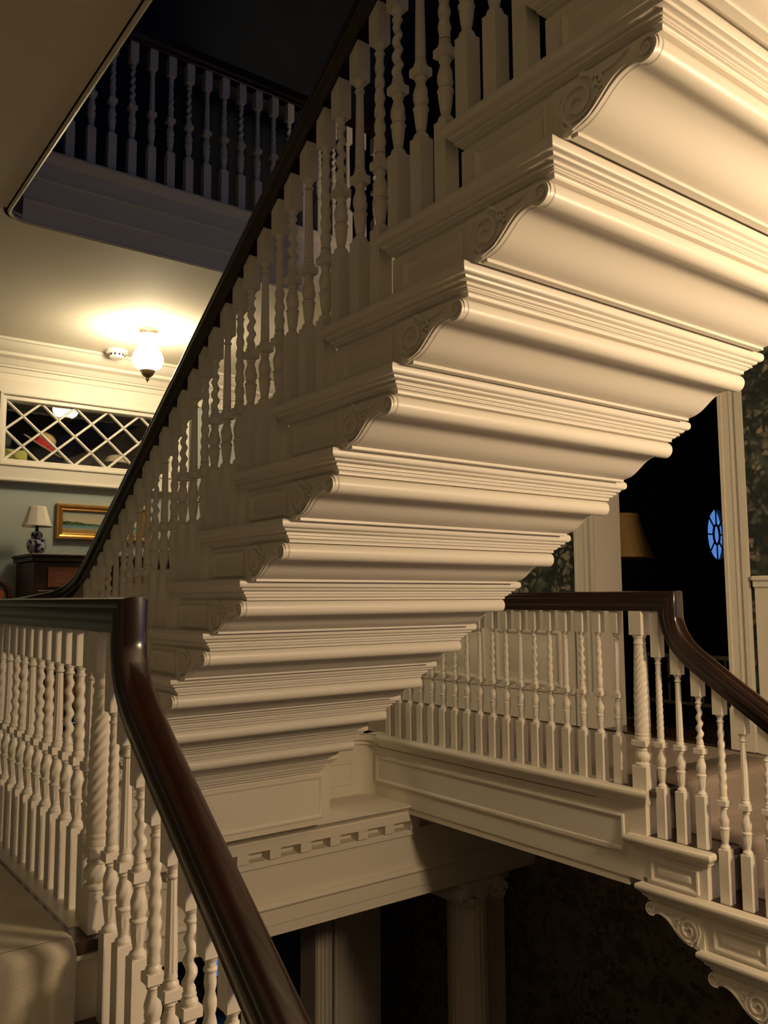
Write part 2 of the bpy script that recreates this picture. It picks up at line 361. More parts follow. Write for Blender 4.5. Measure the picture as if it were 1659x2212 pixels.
ell(.062,.108,RY1-.010,RY1+.004,.018).build('inner_oval',SASH,ow)
for i in range(8):
    t=2*pi*i/8+pi/8*0; a=Vector((OX+.055*cos(t),RY1-.003,OZ+.10*sin(t))); b=Vector((OX+OA*cos(t),RY1-.003,OZ+OB*sin(t)))
    MB().tube([a,b],.008,6).build('glazing_bar',SASH,ow)
    t2=2*pi*(i+1)/8; pts=[(OX+.05*cos(t+(t2-t)*j/4),OZ+.095*sin(t+(t2-t)*j/4)) for j in range(5)]+[(OX+OA*cos(t2+(t-t2)*j/4),OZ+OB*sin(t2+(t-t2)*j/4)) for j in range(5)]
    MB().prism(pts,'y',RY1-.004,RY1-.002).build('pane',GLASS,ow)
pts=[(OX+.05*cos(2*pi*i/16),OZ+.095*sin(2*pi*i/16)) for i in range(16)]
MB().prism(pts,'y',RY1-.004,RY1-.002).build('pane',GLASS,ow)

# crown moulding, transom
def crown(name,prof,axis,a,b,label):
    return S(name,MB().prism(prof,axis,a,b),PAINT2,label,'trim')
cp=[(YW,F2C),(YW-.20,F2C),(YW-.20,F2C-.018),(YW-.185,F2C-.022),(YW-.17,F2C-.045),(YW-.14,F2C-.07),(YW-.12,F2C-.078),(YW-.12,F2C-.10),(YW-.085,F2C-.115),(YW-.06,F2C-.15),(YW-.052,F2C-.152),(YW-.052,F2C-.165),(YW-.035,F2C-.17),(YW-.03,F2C-.20),(YW-.022,F2C-.205),(YW-.022,F2C-.25),(YW,F2C-.25)]
crown('trim_1',cp,'x',XFARL,XW,'cream crown moulding along the blue hall wall')
tr=struct(thing('window_1','wide transom window with diamond lattice over the blue hall wall','window'))
GX0,GX1,GZ0,GZ1=1.325,2.50,.953,1.371
m=MB()
def frame_y(mb,x0,x1,z0,z1,w,y0,y1,b=.004):
    mb.box(x0,x1,y0,y1,z1-w,z1,b); mb.box(x0,x1,y0,y1,z0,z0+w,b); mb.box(x0,x0+w,y0,y1,z0+w-.002,z1-w+.002,b); mb.box(x1-w,x1,y0,y1,z0+w-.002,z1-w+.002,b); return mb
frame_y(m,GX0-.035,GX1+.035,GZ0-.03,GZ1+.03,.035,YW-.03,YW+.05); m.build('sash_frame',PAINT,tr)
m=MB(); frame_y(m,GX0-.13,GX1+.14,GZ0-.14,GZ1+.13,.10,YW-.045,YW+.002,.008); frame_y(m,GX0-.045,GX1+.045,GZ0-.045,GZ1+.045,.02,YW-.055,YW-.03,.005); m.build('casing',PAINT2,tr)
MB().box(GX0-.14,GX1+.15,YW-.06,YW,GZ0-.15,GZ0-.128,.005).build('sill_moulding',PAINT2,tr)
dw=.235; dh=(GZ1-GZ0)/2
def clipline(p,q):
    (x0,z0),(x1,z1)=p,q; t0,t1=0,1; dx,dz=x1-x0,z1-z0
    for pp,qq in ((-dx,x0-GX0),(dx,GX1-x0),(-dz,z0-GZ0),(dz,GZ1-z0)):
        if abs(pp)<1e-9: continue
        r=qq/pp
        if pp<0: t0=max(t0,r)
        else: t1=min(t1,r)
    return None if t0>=t1-1e-3 else ((x0+dx*t0,z0+dz*t0),(x0+dx*t1,z0+dz*t1))
for i in range(-3,8):
    for sgn in (1,-1):
        p=(GX0+i*dw,GZ0 if sgn>0 else GZ1); q=(p[0]+2*dw,GZ1 if sgn>0 else GZ0); c=clipline(p,q)
        if c:
            a,b=Vector((c[0][0],YW+.004,c[0][1])),Vector((c[1][0],YW+.004,c[1][1])); dd=(b-a).normalized(); nn=Vector((dd.z,0,-dd.x))*.0085; e=dd*.006
            vs=[]
            for yy,wd in ((YW+.022,1.0),(YW+.004,1.0),(YW-.004,.45)): vs += [a-e+nn*wd+Vector((0,yy-YW-.004,0)), b+e+nn*wd+Vector((0,yy-YW-.004,0)), b+e-nn*wd+Vector((0,yy-YW-.004,0)), a-e-nn*wd+Vector((0,yy-YW-.004,0))]
            MB().add(vs,[(0,3,2,1),(8,9,10,11)]+[(k*4+j,k*4+(j+1)%4,k*4+4+(j+1)%4,k*4+4+j) for k in range(2) for j in range(4)]).build('muntin',PAINT,tr,30)
# panes: whole diamonds and the triangles along the edges
def polyclip(poly):
    for ax,lim,sg in ((0,GX0,1),(0,GX1,-1),(1,GZ0,1),(1,GZ1,-1)):
        o=[]
        for i in range(len(poly)):
            p,q=poly[i],poly[(i+1)%len(poly)]; a=(p[ax]-lim)*sg; b=(q[ax]-lim)*sg
            if a>=-1e-9: o.append(p)
            if a*b<-1e-12: t=a/(a-b); o.append(tuple(p[k]+(q[k]-p[k])*t for k in range(2)))
        poly=o
        if len(poly)<3: return None
    return poly
for r in range(0,5):
    for c in range(0,12):
        if (r+c)%2: continue
        cx=GX0+c*dw/2; cz=GZ0+r*dh/2
        pl=polyclip([(cx-dw/2,cz),(cx,cz-dh/2),(cx+dw/2,cz),(cx,cz+dh/2)])
        if pl and len(pl)>=3:
            ar=abs(sum(pl[i][0]*pl[(i+1)%len(pl)][1]-pl[(i+1)%len(pl)][0]*pl[i][1] for i in range(len(pl))))/2
            if ar>.002: MB().prism(pl,'y',YW+.010,YW+.013).build('pane',GLASS,tr)
# closet space behind the transom
m=MB().box(1.0,2.9,YW+.9,YW+.95,.6,1.7).box(1.0,2.9,YW+.05,YW+.95,.60,.95).box(1.0,2.9,YW+.12,YW+.95,1.62,1.68).box(.98,1.0,YW+.12,YW+.95,.6,1.7).box(2.9,2.92,YW+.12,YW+.95,.6,1.7)
S('wall_far',m,DARKW,'dark closet recess behind the lattice transom','wall')
def hat(name,loc,tilt,brim,crown_r,crown_h,mb_mat,cr_mat,label,band=None):
    t=thing(name,label,'hat',None,loc); t.rotation_euler=tilt
    b=MB(); b.lathe([(0,crown_r*.9),(.0,brim),(.006,brim*1.01),(.008,brim*.9),(.010,crown_r)],(0,0,0),28,lambda a,z:1+.05*sin(2*a)); b.build('brim',mb_mat,t)
    MB().lathe([(.006,crown_r),(crown_h*.5,crown_r*.97),(crown_h*.85,crown_r*.8),(crown_h,crown_r*.45),(crown_h+.004,.01)],(0,0,0),28).build('crown',cr_mat,t)
    if band:
        rb=MB().lathe([(.01,crown_r*1.01),(.012,crown_r*1.04),(.05,crown_r*1.03),(.052,crown_r*.98)],(0,0,0),28).build('ribbon',band,t)
        k=MB(); 
        for s_ in (-1,1): k.add([(s_*.005,-crown_r*1.02,.02),(s_*.06,-crown_r*1.25,.05),(s_*.07,-crown_r*1.3,.0),(s_*.02,-crown_r*1.1,.005),(s_*.03,-crown_r*1.25,.03)],[(0,1,4),(1,2,4),(2,3,4),(3,0,4)])
        k.build('ribbon_bow',band,rb)
    return t
hat('straw_hat',(1.625,YW+.20,1.105),(.30,.50,0),.150,.075,.10,STRAW,STRAW,'straw hat with red ribbon behind the lattice transom',REDC)
hat('felt_hat',(2.19,YW+.26,.985),(-.1,.12,.3),.20,.10,.115,DARKFELT,PALEC,'dark brimmed hat with pale crown on the closet shelf')
o=MB().box(1.345,1.50,YW+.10,YW+.22,.951,1.045,.004).build('card_box',YGREEN); o.rotation_euler=(0,0,0); tag(o,'yellow green box lying behind the left end of the transom','box')
o=MB().box(1.36,1.53,YW+.24,YW+.34,.951,1.075,.004).build('card_box',TURQ); tag(o,'turquoise box behind the yellow green box in the closet','box')
o=MB().box(1.32,1.46,YW+.40,YW+.58,.951,1.20,.01).build('card_box',GREYC); tag(o,'grey carton at the back of the closet shelf','box')

# ------------------------------------------------------------------ stairwell edges
def gallery_edge(name, xface, sgn, y0, y1, label):
    """moulded floor edge + fascia facing the well; sgn=-1 faces -x"""
    t=struct(thing(name,label,'trim'))
    s=-sgn
    def X(d): return xface+s*d            # d measured into the floor
    top=[(0.012,F2),(.003,F2-.004),(0,F2-.011),(0,F2-.019),(.004,F2-.027),(.012,F2-.031),(.017,F2-.034),(.02,F2-.042),(.03,F2-.05),(.03,F2-.056),(.037,F2-.056),(.037,F2-.064),(.045,F2-.07),(.045,F2-.075),(.10,F2-.075),(.10,F2)]
    MB().prism([(X(d),z) for d,z in top],'y',[y0+min(d,.045)*.85 for d,z in top],y1).build('edge_moulding',PAINT,t)
    MB().prism([(X(.045),F2-.072),(X(.045),-1.225),(X(.09),-1.225),(X(.09),F2-.072)],'y',y0+.04,y1).build('fascia',PAINT2,t)
    return t
te=gallery_edge('trim_2',3.13,-1,2.309,4.50,'cream panelled fascia below the right balustrade')
big=[(0,0),(.002,.008),(.010,.011),(.018,.008),(.024,.001),(.03,.001)]
raised_panel((3.175,4.33,-1.125),(0,-1,0),(0,0,1),(-1,0,0),4.33-2.46,.165,prof=big).build('panel',PAINT2,te)
# little sloped piece that joins the fascia to the stair string
MB().prism([(2.62,-1.20),(2.50,-1.2255),(2.46,-1.2255),(2.385,-1.205),(2.25,-1.215),(2.25,F2-R_L-.06),(2.346,F2-R_L-.06),(2.346,-.905),(2.62,-.905)],'x',3.1748,3.22).build('string_corner',PAINT2,te)
tl=gallery_edge('trim_3',XL+.075,1,2.24,4.50,'cream fascia below the left balustrade')
# white board under the left balusters
MB().box(.705,XL+.07,2.305,4.40,F2-.03,F2+.001,.003).build('base_board',PAINT,tl)
MB().box(3.15,3.262,2.345,4.40,F2-.03,F2+.001,.003).build('base_board',PAINT,te)
# far edge of the well with panelled back and curved corner
t=struct(thing('trim_4','cream curved panelled end of the stairwell under the hall floor','trim'))
r=.10; n=10; yb=4.42; xr=3.175
arc=[(xr-r+r*sin(a),yb-r+r*cos(a)) for a in [pi/2*i/n for i in range(n+1)]]
pts=[(XL,yb)]+arc+[(xr+.05,yb-r),(xr+.05,yb+.1),(XL,yb+.1)]
MB().prism(pts,'z',-1.235,F2-.06).build('curved_fascia',PAINT2,t,25)
arc2=[(xr-.045-r+r*sin(a),yb-.045-r+r*cos(a)) for a in [pi/2*i/n for i in range(n+1)]]
mm=MB(); mm.prism([(XL,yb-.045)]+arc2+[(xr+.05,yb-.1),(xr+.05,yb+.1),(XL,yb+.1)],'z',F2-.03,F2); 
arc3=[(xr-.02-r+r*sin(a),yb-.02-r+r*cos(a)) for a in [pi/2*i/n for i in range(n+1)]]
mm.prism([(XL,yb-.02)]+arc3+[(xr+.05,yb-.1),(xr+.05,yb+.1),(XL,yb+.1)],'z',F2-.062,F2-.031); mm.build('edge_moulding',PAINT,t,25)
raised_panel((2.66,yb,-1.145),(1,0,0),(0,0,1),(0,-1,0),3.06-2.66,.15,prof=big).build('panel',PAINT2,t)
raised_panel((.9,yb,-1.145),(1,0,0),(0,0,1),(0,-1,0),.6,.15,prof=big).build('panel',PAINT2,t)
# box that carries the foot of the upper flight
bx=struct(thing('trim_5','cream panelled box under the foot of the upper flight','trim'))
MB().box(1.23,2.525,3.86,4.42,-1.175,-.87).box(1.23,2.525,3.985,4.42,-1.215,-1.17).build('box_body',PAINT2,bx)
raised_panel((1.29,3.86,-1.145),(1,0,0),(0,0,1),(0,-1,0),1.19,.225,prof=big).build('panel',PAINT2,bx)
# entablature under the far edge
en=struct(thing('trim_6','cream entablature with widely spaced dentils below the upper hall','trim'))
YB=3.98
prof=[(4.55,-1.208),(YB-.0,-1.208),(YB,-1.216),(YB+.01,-1.222),(YB+.028,-1.235),(YB+.04,-1.25),(YB+.04,-1.255),(YB+.03,-1.258),(YB+.03,-1.302),(YB+.11,-1.302),(YB+.11,-1.352),(YB+.05,-1.356),(YB+.05,-1.39),(YB+.068,-1.396),(YB+.075,-1.40),(YB+.075,-1.572),(YB+.068,-1.575),(YB+.05,-1.582),(YB+.042,-1.60),(YB+.042,-1.606),(YB+.05,-1.612),(YB+.055,-1.62),(YB+.055,-1.695),(YB+.062,-1.70),(YB+.062,-1.752),(4.55,-1.752)]
MB().prism(prof,'x',-1.0,XW-.15).build('entablature_body',PAINT2,en,20)
dm=MB().box(-.033,.033,YB+.034,YB+.112,-1.354,-1.300,.002).mesh('dentil',PAINT2,20)
for i in range(-14,12):
    x=2.098+i*.1886
    if x<XW-.25: link('dentil',dm,en,(x,0,0))
# ceiling of the lower storey
S('ceiling',MB().box(XFARL,.72,2.85,4.6,-1.26,-1.215).box(XFARL,7.8,4.5,8.2,-1.26,-1.215).box(3.18,7.8,2.45,4.5,-1.262,-1.226),CEIL,'shadowed ceiling of the lower storey','ceiling')
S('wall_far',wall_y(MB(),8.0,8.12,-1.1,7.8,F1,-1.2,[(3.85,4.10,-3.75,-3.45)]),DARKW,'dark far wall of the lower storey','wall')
w5=struct(thing('window_5','small blue lit window low in the dark lower hall','window'))
m=MB(); frame_y(m,3.80,4.15,-3.80,-3.40,.05,7.98,8.08); m.build('window_frame',SASH,w5)
MB().prism([(3.85,-3.75),(4.10,-3.75),(4.10,-3.45),(3.85,-3.45)],'y',8.04,8.045).build('pane',GLASS,w5)

# columns of the lower storey
def column(x,y,r,label,ztop=-1.752):
    t=thing('column',label,'column','fluted columns of the lower hall')
    fl=lambda a,z: 1-.045*max(0,cos(20*a))
    MB().lathe([(F1+.12,r*1.12),(F1+.2,r),( -2.9,r),(ztop-.14,r*.9)],(x,y,0),80,lambda a,z:1-.05*(.5+.5*cos(20*a))).build('shaft',PAINT2,t,60)
    MB().lathe([(F1+.004,r*1.4),(F1+.06,r*1.4),(F1+.065,r*1.25),(F1+.12,r*1.2)],(x,y,0),32).build('base',PAINT2,t)
    c=MB().box(x-r*1.15,x+r*1.15,y-r*1.15,y+r*1.15,ztop-.035,ztop-.004,.006).lathe([(ztop-.15,r*.92),(ztop-.12,r*1.02),(ztop-.09,r*1.12),(ztop-.035,r*1.12)],(x,y,0),32)
    cap=c.build('capital',PAINT2,t)
    for sx in (-1,1):
        v=MB(); 
        for yy in (y-r*1.15,):
            pts=[]; 
            for i in range(26):
                a=i/25*2.2*2*pi; rr=.062*(1-i/25*.8); pts.append(Vector((x+sx*(r*1.0)+sx*rr*cos(a)*1.0,yy,ztop-.085+rr*sin(a))))
            v.tube(pts,.011,6)
        v.tube([(x+sx*r*1.0,y-r*1.15,ztop-.085),(x+sx*r*1.0,y+r*1.15,ztop-.085)],.052,16)
        v.build('volute',PAINT2,cap)
    return t
column(3.77,4.16,.135,'fluted Ionic column nearest the dim papered wall below')
def pilaster(x0,x1,y0,y1,label,ztop=-1.752,flutes=5):
    t=thing('pilaster',label,'pilaster')
    MB().box(x0,x1,y0+.012,y1,F1+.02,ztop-.004).build('shaft',PAINT2,t)
    w=(x1-x0)/flutes
    for i in range(flutes): MB().box(x0+w*i+w*.2,x0+w*(i+1)-w*.2,y0,y0+.02,F1+.25,ztop-.18,.006).build('reed',PAINT2,t)
    MB().box(x0-.02,x1+.02,y0-.02,y1,ztop-.15,ztop-.004,.006).build('capital',PAINT2,t)
pilaster(3.93,4.24,4.30,4.55,'fluted pilaster against the wall beside the lower column')
pilaster(3.42,3.56,5.40,5.62,'narrow fluted pilaster farther back in the dark lower hall',-1.27,4)
pilaster(3.60,4.02,5.42,5.62,'wide plain pilaster in the dark lower hall',-1.27,3)

# top storey edge
t=struct(thing('trim_7','shadowed cream fascia of the top storey stairwell opening','trim'))
yo=HY1-.010
prof=[(yo+.10,F3),(yo-.012,F3),(yo-.022,F3-.006),(yo-.024,F3-.016),(yo-.020,F3-.026),(yo-.010,F3-.031),(yo-.006,F3-.04),(yo+.004,F3-.055),(yo+.006,F3-.058),(yo+.006,F3-.135),(yo-.002,F3-.138),(yo-.002,F3-.146),(yo+.006,F3-.15),(yo+.006,F3-.255),(yo-.002,F3-.258),(yo-.002,F3-.266),(yo+.004,F3-.27),(yo+.004,F2C+.001),(yo+.10,F2C+.001)]
MB().prism(prof,'x',HX0+.08,HX1).build('fascia',PAINT2,t,20)
MB().box(HX0-.01,HX0+.002,HY0,HY1-.1,F2C,F3).build('fascia',PAINT2,t)
r=.10; n=8
MB().prism([(HX0+r-r*cos(a),HY1-r+r*sin(a)) for a in [pi/2*i/n for i in range(n+1)]]+[(HX0+r-(r+.02)*cos(a),HY1-r+(r+.02)*sin(a)) for a in [pi/2*i/n for i in range(n,-1,-1)]],'z',F2C,F3).build('curved_fascia',PAINT2,t,40)
# rounded bead along the edge of the opening
path=[(HX0+.004,HY0,F2C-.004)]+[(HX0+.004+r-r*cos(a),HY1-r+r*sin(a)-.004,F2C-.004) for a in [pi/2*i/8 for i in range(9)]]+[(HX1,HY1-.004,F2C-.004)]
MB().tube(path,.009,8).build('edge_bead',PAINT,t)

# ------------------------------------------------------------------ balusters
def turned(H, kind, slope=0.0, s=.042, cap=.102):
    """baluster standing on z=0, total height H, top cut to the rail slope (dz per dy)"""
    mb=MB(); h=s/2; N=20
    mb.loft([(-h,h,-h,h,0),(-h,h,-h,h,.2115),(-h+.002,h-.002,-h+.002,h-.002,.2135)])
    Hc=H-cap
    low=[(.2125,.016),(.2135,.0195),(.219,.0205),(.224,.0185),(.227,.0145),(.231,.0125),(.236,.0122)]
    cup=[(.2365,.0125),(.243,.0138),(.255,.0158),(.270,.0175),(.284,.0188),(.290,.019)]
    ring=[(.2905,.0195),(.2925,.0208),(.2955,.0208),(.2975,.0192),(.2985,.0165),(.301,.0152)]
    vase=[(.3015,.0155),(.307,.0168),(.314,.0183),(.321,.0193),(.328,.0194),(.335,.0187),(.343,.0170),(.351,.0150),(.358,.0134),(.363,.0126)]
    up=[(.3635,.0125),(.368,.0122),(.3695,.0145),(.372,.0155),(.3745,.0145),(.376,.0125),(.3815,.0135)]
    mb.lathe(low,n=N); mb.lathe(cup,n=N,fn=lambda a,z:1-.09*(.5+.5*cos(10*a)) if .24<z<.288 else 1); mb.lathe(ring,n=N)
    mb.lathe(vase,n=N,fn=lambda a,z:1+.085*cos(5*(a-30*z)) if .303<z<.356 else 1); mb.lathe(up,n=N)
    mb.box(-h,h,-h,h,.3815,.405,.0015)
    mb.lathe([(.404,.0135),(.405,.0165),(.410,.0182),(.415,.0172),(.419,.0140),(.4215,.0132),(.423,.0150),(.426,.0150),(.428,.0130)],n=N)
    z0,z1=.428,Hc-.030; L=z1-z0
    def rad(z): u=(z-z0)/L; return .0150+(.0112-.0150)*u
    n=int(L/.0055)
    if kind=='plain':
        mb.lathe([(z0,.0145),(z0+.008,.0135)],n=N); mb.lathe([(z0+.008+(L-.012)*i/6,rad(z0+.008+(L-.012)*i/6)*.97) for i in range(7)],n=N,fn=lambda a,z:1-.11*(.5+.5*cos(10*a)))
    else:
        vs=[];fs=[]
        turns=L/{'rope':.043,'double':.085,'fine':.105}[kind]
        for i in range(n+1):
            u=i/n; z=z0+L*u; ph=2*pi*turns*u; e=min(1,u*9,(1-u)*9); R=rad(z)
            for j in range(N):
                a=2*pi*j/N
                if kind=='rope':
                    ex=.30*R*e; x=ex*cos(ph)+R*.88*cos(a); y=ex*sin(ph)+R*.88*sin(a)
                else:
                    m_=2 if kind=='double' else 4; am=.17 if kind=='double' else .11
                    rr=R*(1.0+am*e*cos(m_*(a-ph))); x=rr*cos(a); y=rr*sin(a)
                vs.append((x,y,z))
        for i in range(n):
            for j in range(N): k=i*N+j; l=i*N+(j+1)%N; fs.append((k,l,l+N,k+N))
        mb.add(vs,fs)
    zn=z1
    mb.lathe([(zn-.002,.0112),(zn,.0135),(zn+.003,.0145),(zn+.006,.0135),(zn+.008,.0108),(zn+.018,.0112),(zn+.021,.0145),(zn+.026,.0160),(Hc+.001,.0165)],n=N)
    vs=[(-h,-h,Hc),(h,-h,Hc),(h,h,Hc),(-h,h,Hc),(-h,-h,H-h*slope),(h,-h,H-h*slope),(h,h,H+h*slope),(-h,h,H+h*slope)]
    mb.add(vs,[(0,3,2,1),(4,5,6,7),(0,1,5,4),(1,2,6,5),(2,3,7,6),(3,0,4,7)])
    return mb.mesh('baluster',PAINT,40)
_bc={}
def baluster(H,kind,slope=0.0,cap=.102):
    k=(round(H,3),kind,round(slope,3),cap)
    if k not in _bc: _bc[k]=turned(k[0],kind,slope,cap=cap)
    return _bc[k]
def newel_mesh(H):
    mb=MB(); s=.0368; N=48
    mb.loft([(-s,s,-s,s,0),(-s,s,-s,s,.098),(-s+.003,s-.003,-s+.003,s-.003,.101)])
    mb.lathe([(.100,.030),(.101,.036),(.106,.038),(.111,.036),(.115,.030),(.118,.0275)],n=N)
    mb.lathe([(.118,.028),(.124,.0325),(.133,.036),(.143,.0365),(.152,.034),(.160,.030),(.164,.028)],n=N,fn=lambda a,z:1+.05*cos(10*(a-22*z)))
    mb.lathe([(.164,.028),(.167,.031),(.171,.031),(.174,.028),(.178,.029),(.182,.034),(.186,.035)],n=N)
    mb.box(-s,s,-s,s,.185,.211,.002)
    mb.lathe([(.210,.033),(.213,.036),(.219,.0365),(.225,.034),(.229,.0335),(.233,.0355),(.238,.0355),(.242,.033),(.246,.034),(.250,.034)],n=N)
    z0,z1=.250,H-.147; L=z1-z0; n=70; vs=[];fs=[]
    for i in range(n+1):
        u=i/n; z=z0+L*u; R=.0345+(.0245-.0345)*u+.002*sin(pi*u); e=min(1,u*14,(1-u)*14)
        for j in range(N):
            a=2*pi*j/N; c=cos(8*(a-2*pi*u*1.55)); rr=R*(1+.055*e*(1-2*abs(c)**1.0*0 if False else c)); vs.append((rr*cos(a),rr*sin(a),z))
    for i in range(n):
        for j in range(N): k=i*N+j; l=i*N+(j+1)%N; fs.append((k,l,l+N,k+N))
    mb.add(vs,fs)
    mb.lathe([(z1-.002,.0245),(z1,.0270),(z1+.005,.0280),(z1+.009,.0265),(z1+.012,.0240),(z1+.024,.0240),(z1+.027,.0275),(z1+.034,.0300),(z1+.041,.031)],n=N)
    c=.0325; mb.box(-c,c,-c,c,H-.107,H,.0015)
    return mb.mesh('newel',PAINT,40)
_h=[(.028,0),(.031,.004),(.031,.020),(.033,.026),(.039,.034),(.042,.043),(.042,.053),(.040,.061),(.0375,.064),(.0385,.068),(.0395,.074),(.036,.082),(.026,.087),(.012,.0895)]
RAIL=[(-.028,0)]+_h+[(0,.090)]+[(-c,h) for c,h in _h[:0:-1]]
LOWER=[(2.25,-.062),(2.247,-.11),(2.226,-.174),(2.190,-.232),(2.131,-.289),(2.045,-.350),(1.96,-.409),(1.855,-.479),(1.774,-.534)]
def lower_path(dy,dz):
    c=catmull([(0,y,z) for y,z in LOWER],4); p=[(q.y+dy,q.z+dz) for q in c]
    y,z=p[-1]
    for i in range(1,8): p.append((y-.24*i,z-.24*i*R_L/T_L))
    return p
def path_z(p,y):
    for (a,za),(b,zb) in zip(p,p[1:]):
        if b<=y<=a and a-b>1e-6: return za+(zb-za)*(a-y)/(a-b)
    return p[0][1]
SEQ=['double','plain','rope']          # descending order on each tread
def lower_balustrade(x, dy, dz, newel_y, gal_ys, ntreads, label, xfar=None):
    t=thing('balustrade',label,'balustrade','twisted balustrades around the stairwell')
    p=lower_path(dy,dz); ztop=-.062+dz
    path=[(x,4.43,ztop)]+[(x,y,z) for y,z in p]
    if xfar: path=[(xfar,4.43,ztop)]+path
    if xfar:
        sweep([(xfar,4.43,ztop),(x+(.0375 if x>2 else -.0375),4.43,ztop)],RAIL).build('handrail',MAHOG,t,30)
        path=path[1:]
    sweep(path,RAIL,(1,0,0)).build('handrail',MAHOG,t,40)
    link('newel',newel_mesh(ztop-F2),t,(x,newel_y,F2))
    kinds=['plain','double','rope']
    for i,y in enumerate(gal_ys): link('baluster',baluster(ztop-F2,kinds[i%3]),t,(x,y,F2))
    for k in range(1,ntreads+1):
        for j in range(3):
            y=2.282+dy-(k-1)*T_L-j*T_L/3; z=F2-R_L*k; zt=path_z(p,y)
            cp=.102
            if k==1 and j==0: zt=-.064+dz; cp=.205
            kd=SEQ[j] if not(k==1 and j==0) else 'fine'
            link('baluster',baluster(zt-z+.006,kd,0 if (k==1 and j<1) else R_L/T_L,cp),t,(x,y,z))
    return t
NL=lower_balustrade(XL,-.11,-.02,2.263,[2.358+.102*i for i in range(20)],7,'white twisted baluster railing with dark rail in the left foreground',None)
NR=lower_balustrade(XR,0,0,2.374,[2.503+.1017*i for i in range(18)],7,'white twisted baluster railing with dark rail right of the upper flight',None)
# far level rails either side of the flight foot
t=thing('balustrade','dark level rail and white balusters at the far right of the stairwell','balustrade','twisted balustrades around the stairwell')
sweep([(2.56,4.43,-.062),(XR-.04,4.43,-.062)],RAIL).build('handrail',MAHOG,t)
for i in range(5): link('baluster',baluster(.778,['plain','double','rope'][i%3]),t,(2.62+i*.103,4.43,F2))

# upper flight balustrade
UBX=1.296
t=thing('balustrade','steep white baluster railing with dark rail on the upper flight','balustrade','twisted balustrades around the stairwell')
def urail(y): return .862-.6506*(y-2.88)
yt=-.30
pth=[Vector((UBX,yt,urail(yt))),Vector((UBX,3.90,urail(3.90)))]
foot=catmull([(UBX,3.90,urail(3.90)),(UBX,4.05,.105),(UBX-.005,4.20,.025),(UBX-.04,4.34,-.028),(UBX-.13,4.42,-.055),(UBX-.26,4.44,-.078),(XL+.03,4.44,-.082)],5)
sweep(pth[:1]+foot,RAIL).build('handrail',MAHOG,t,40)
for k in range(-6,10):
    zt=u_top(k); yn=u_rear(k)+.615
    for j in range(3):
        y=yn-.050-j*.0945; kd=['rope','plain','double'][j]
        top=urail(y) if y<3.95 else max(.105-.6*(y-4.05),.05)
        link('baluster',baluster(round(top-zt+.004,3),kd,-.6506),t,(UBX,y,zt))
for i in range(4): link('baluster',baluster(.76,['plain','double','rope'][i%3]),t,(.86+i*.103,4.44,F2))

# matching railing on the far side of the upper flight
UBX2=UX1-.046
t=thing('balustrade','white baluster railing on the far side of the upper flight, seen through the near one','balustrade','twisted balustrades around the stairwell')
foot2=catmull([(UBX2,3.90,urail(3.90)),(UBX2,4.05,.105),(UBX2+.003,4.20,.025),(UBX2+.01,4.32,-.028),(UBX2+.015,4.40,-.05)],5)
sweep([Vector((UBX2,yt,urail(yt)))]+foot2,RAIL).build('handrail',MAHOG,t,40)
for k in range(-6,10):
    zt=u_top(k); yn=u_rear(k)+.615
    for j in range(3):
        y=yn-.050-j*.0945; kd=['rope','plain','double'][j]
        top=urail(y) if y<3.95 else max(.105-.6*(y-4.05),.05)
        link('baluster',baluster(round(top-zt+.004,3),kd,-.6506),t,(UBX2,y,zt))
# top storey balustrade
t=thing('balustrade','dim white baluster railing of the top storey above the hall ceiling','balustrade','twisted balustrades around the stairwell')
for i in range(-1,20): link('baluster',baluster(.745,['double','rope','plain'][i%3]),t,(1.02+.103*i,4.042,F3))
sweep([(.86,4.042,F3+.745),(3.05,4.042,F3+.745)],RAIL).build('handrail',MAHOG,t)

# ------------------------------------------------------------------ staircases
TP=[(.35,0),(.15,-.001),(.04,-.005),(0,-.011),(0,-.018),(.04,-.024),(.15,-.029),(.32,-.031),(.34,-.035),(.40,-.0385),(.50,-.0410),(.62,-.0420),(.62,-.0440),(.57,-.0455),(.57,-.0490),(.62,-.0505),(.74,-.0510),(.74,-.0545),(.82,-.0550),(.82,-.0580),(.90,-.0590),(.97,-.0615),(1,-.065),(1,-.0705)]
def tread_block(x0,x1,yr,yn,z,sy,inx=(.045,.06),inr=.036,inf=.036):
    """moulded slab; rear end at yr, nosing at yn (sy=+1: nosing toward +y)"""
    rc=[]
    for f,dz in TP:
        a=yr+sy*inr*f; b=yn-sy*inf*f; rc.append((x0+inx[0]*f,x1-inx[1]*f,min(a,b),max(a,b),z+dz))
    return MB().loft(rc)
def scroll_profile(T,R):
    kx=T/.269; kz=R/.175
    pts=[(.30*kx,-.069),(.042,-.069)]
    c=(.037,-.0965); rr=.0265
    for i in range(15):
        a=math.radians(90+ i*215/14); pts.append((c[0]+rr*cos(a),c[1]+rr*sin(a)))
    s=[(.064,-.1125),(.083,-.1125),(.105,-.119),(.125,-.131),(.143,-.145),(.162,-.159),(.183,-.1695),(.205,-.1752),(.213,-.1765)]
    def sc(p):
        x,z=p; u=max(0,(x-.064)/(.213-.064)); return (x if u<=0 else .064+(x-.064)*((.213*kx-.064)/(.213-.064)), z if u<=0 else -.1125+(z+.1125)*((.1765*kz-.1125)/(.1765-.1125)))
    s=[sc(p) for p in s]; sm=[(p.x,p.y) for p in catmull([(a,b,0) for a,b in s],3)]
    pts += sm
    e=sm[-1]; pts += [(e[0],e[1]-.008),(e[0]+.02,e[1]-.008),(e[0]+.035,-R+.001),(.30*kx,-R+.001)]
    D=.024; pts=[(a+(D if a<.29*kx else 0),b) for a,b in pts]; sm=[(a+D,b) for a,b in sm]
    return pts, sm
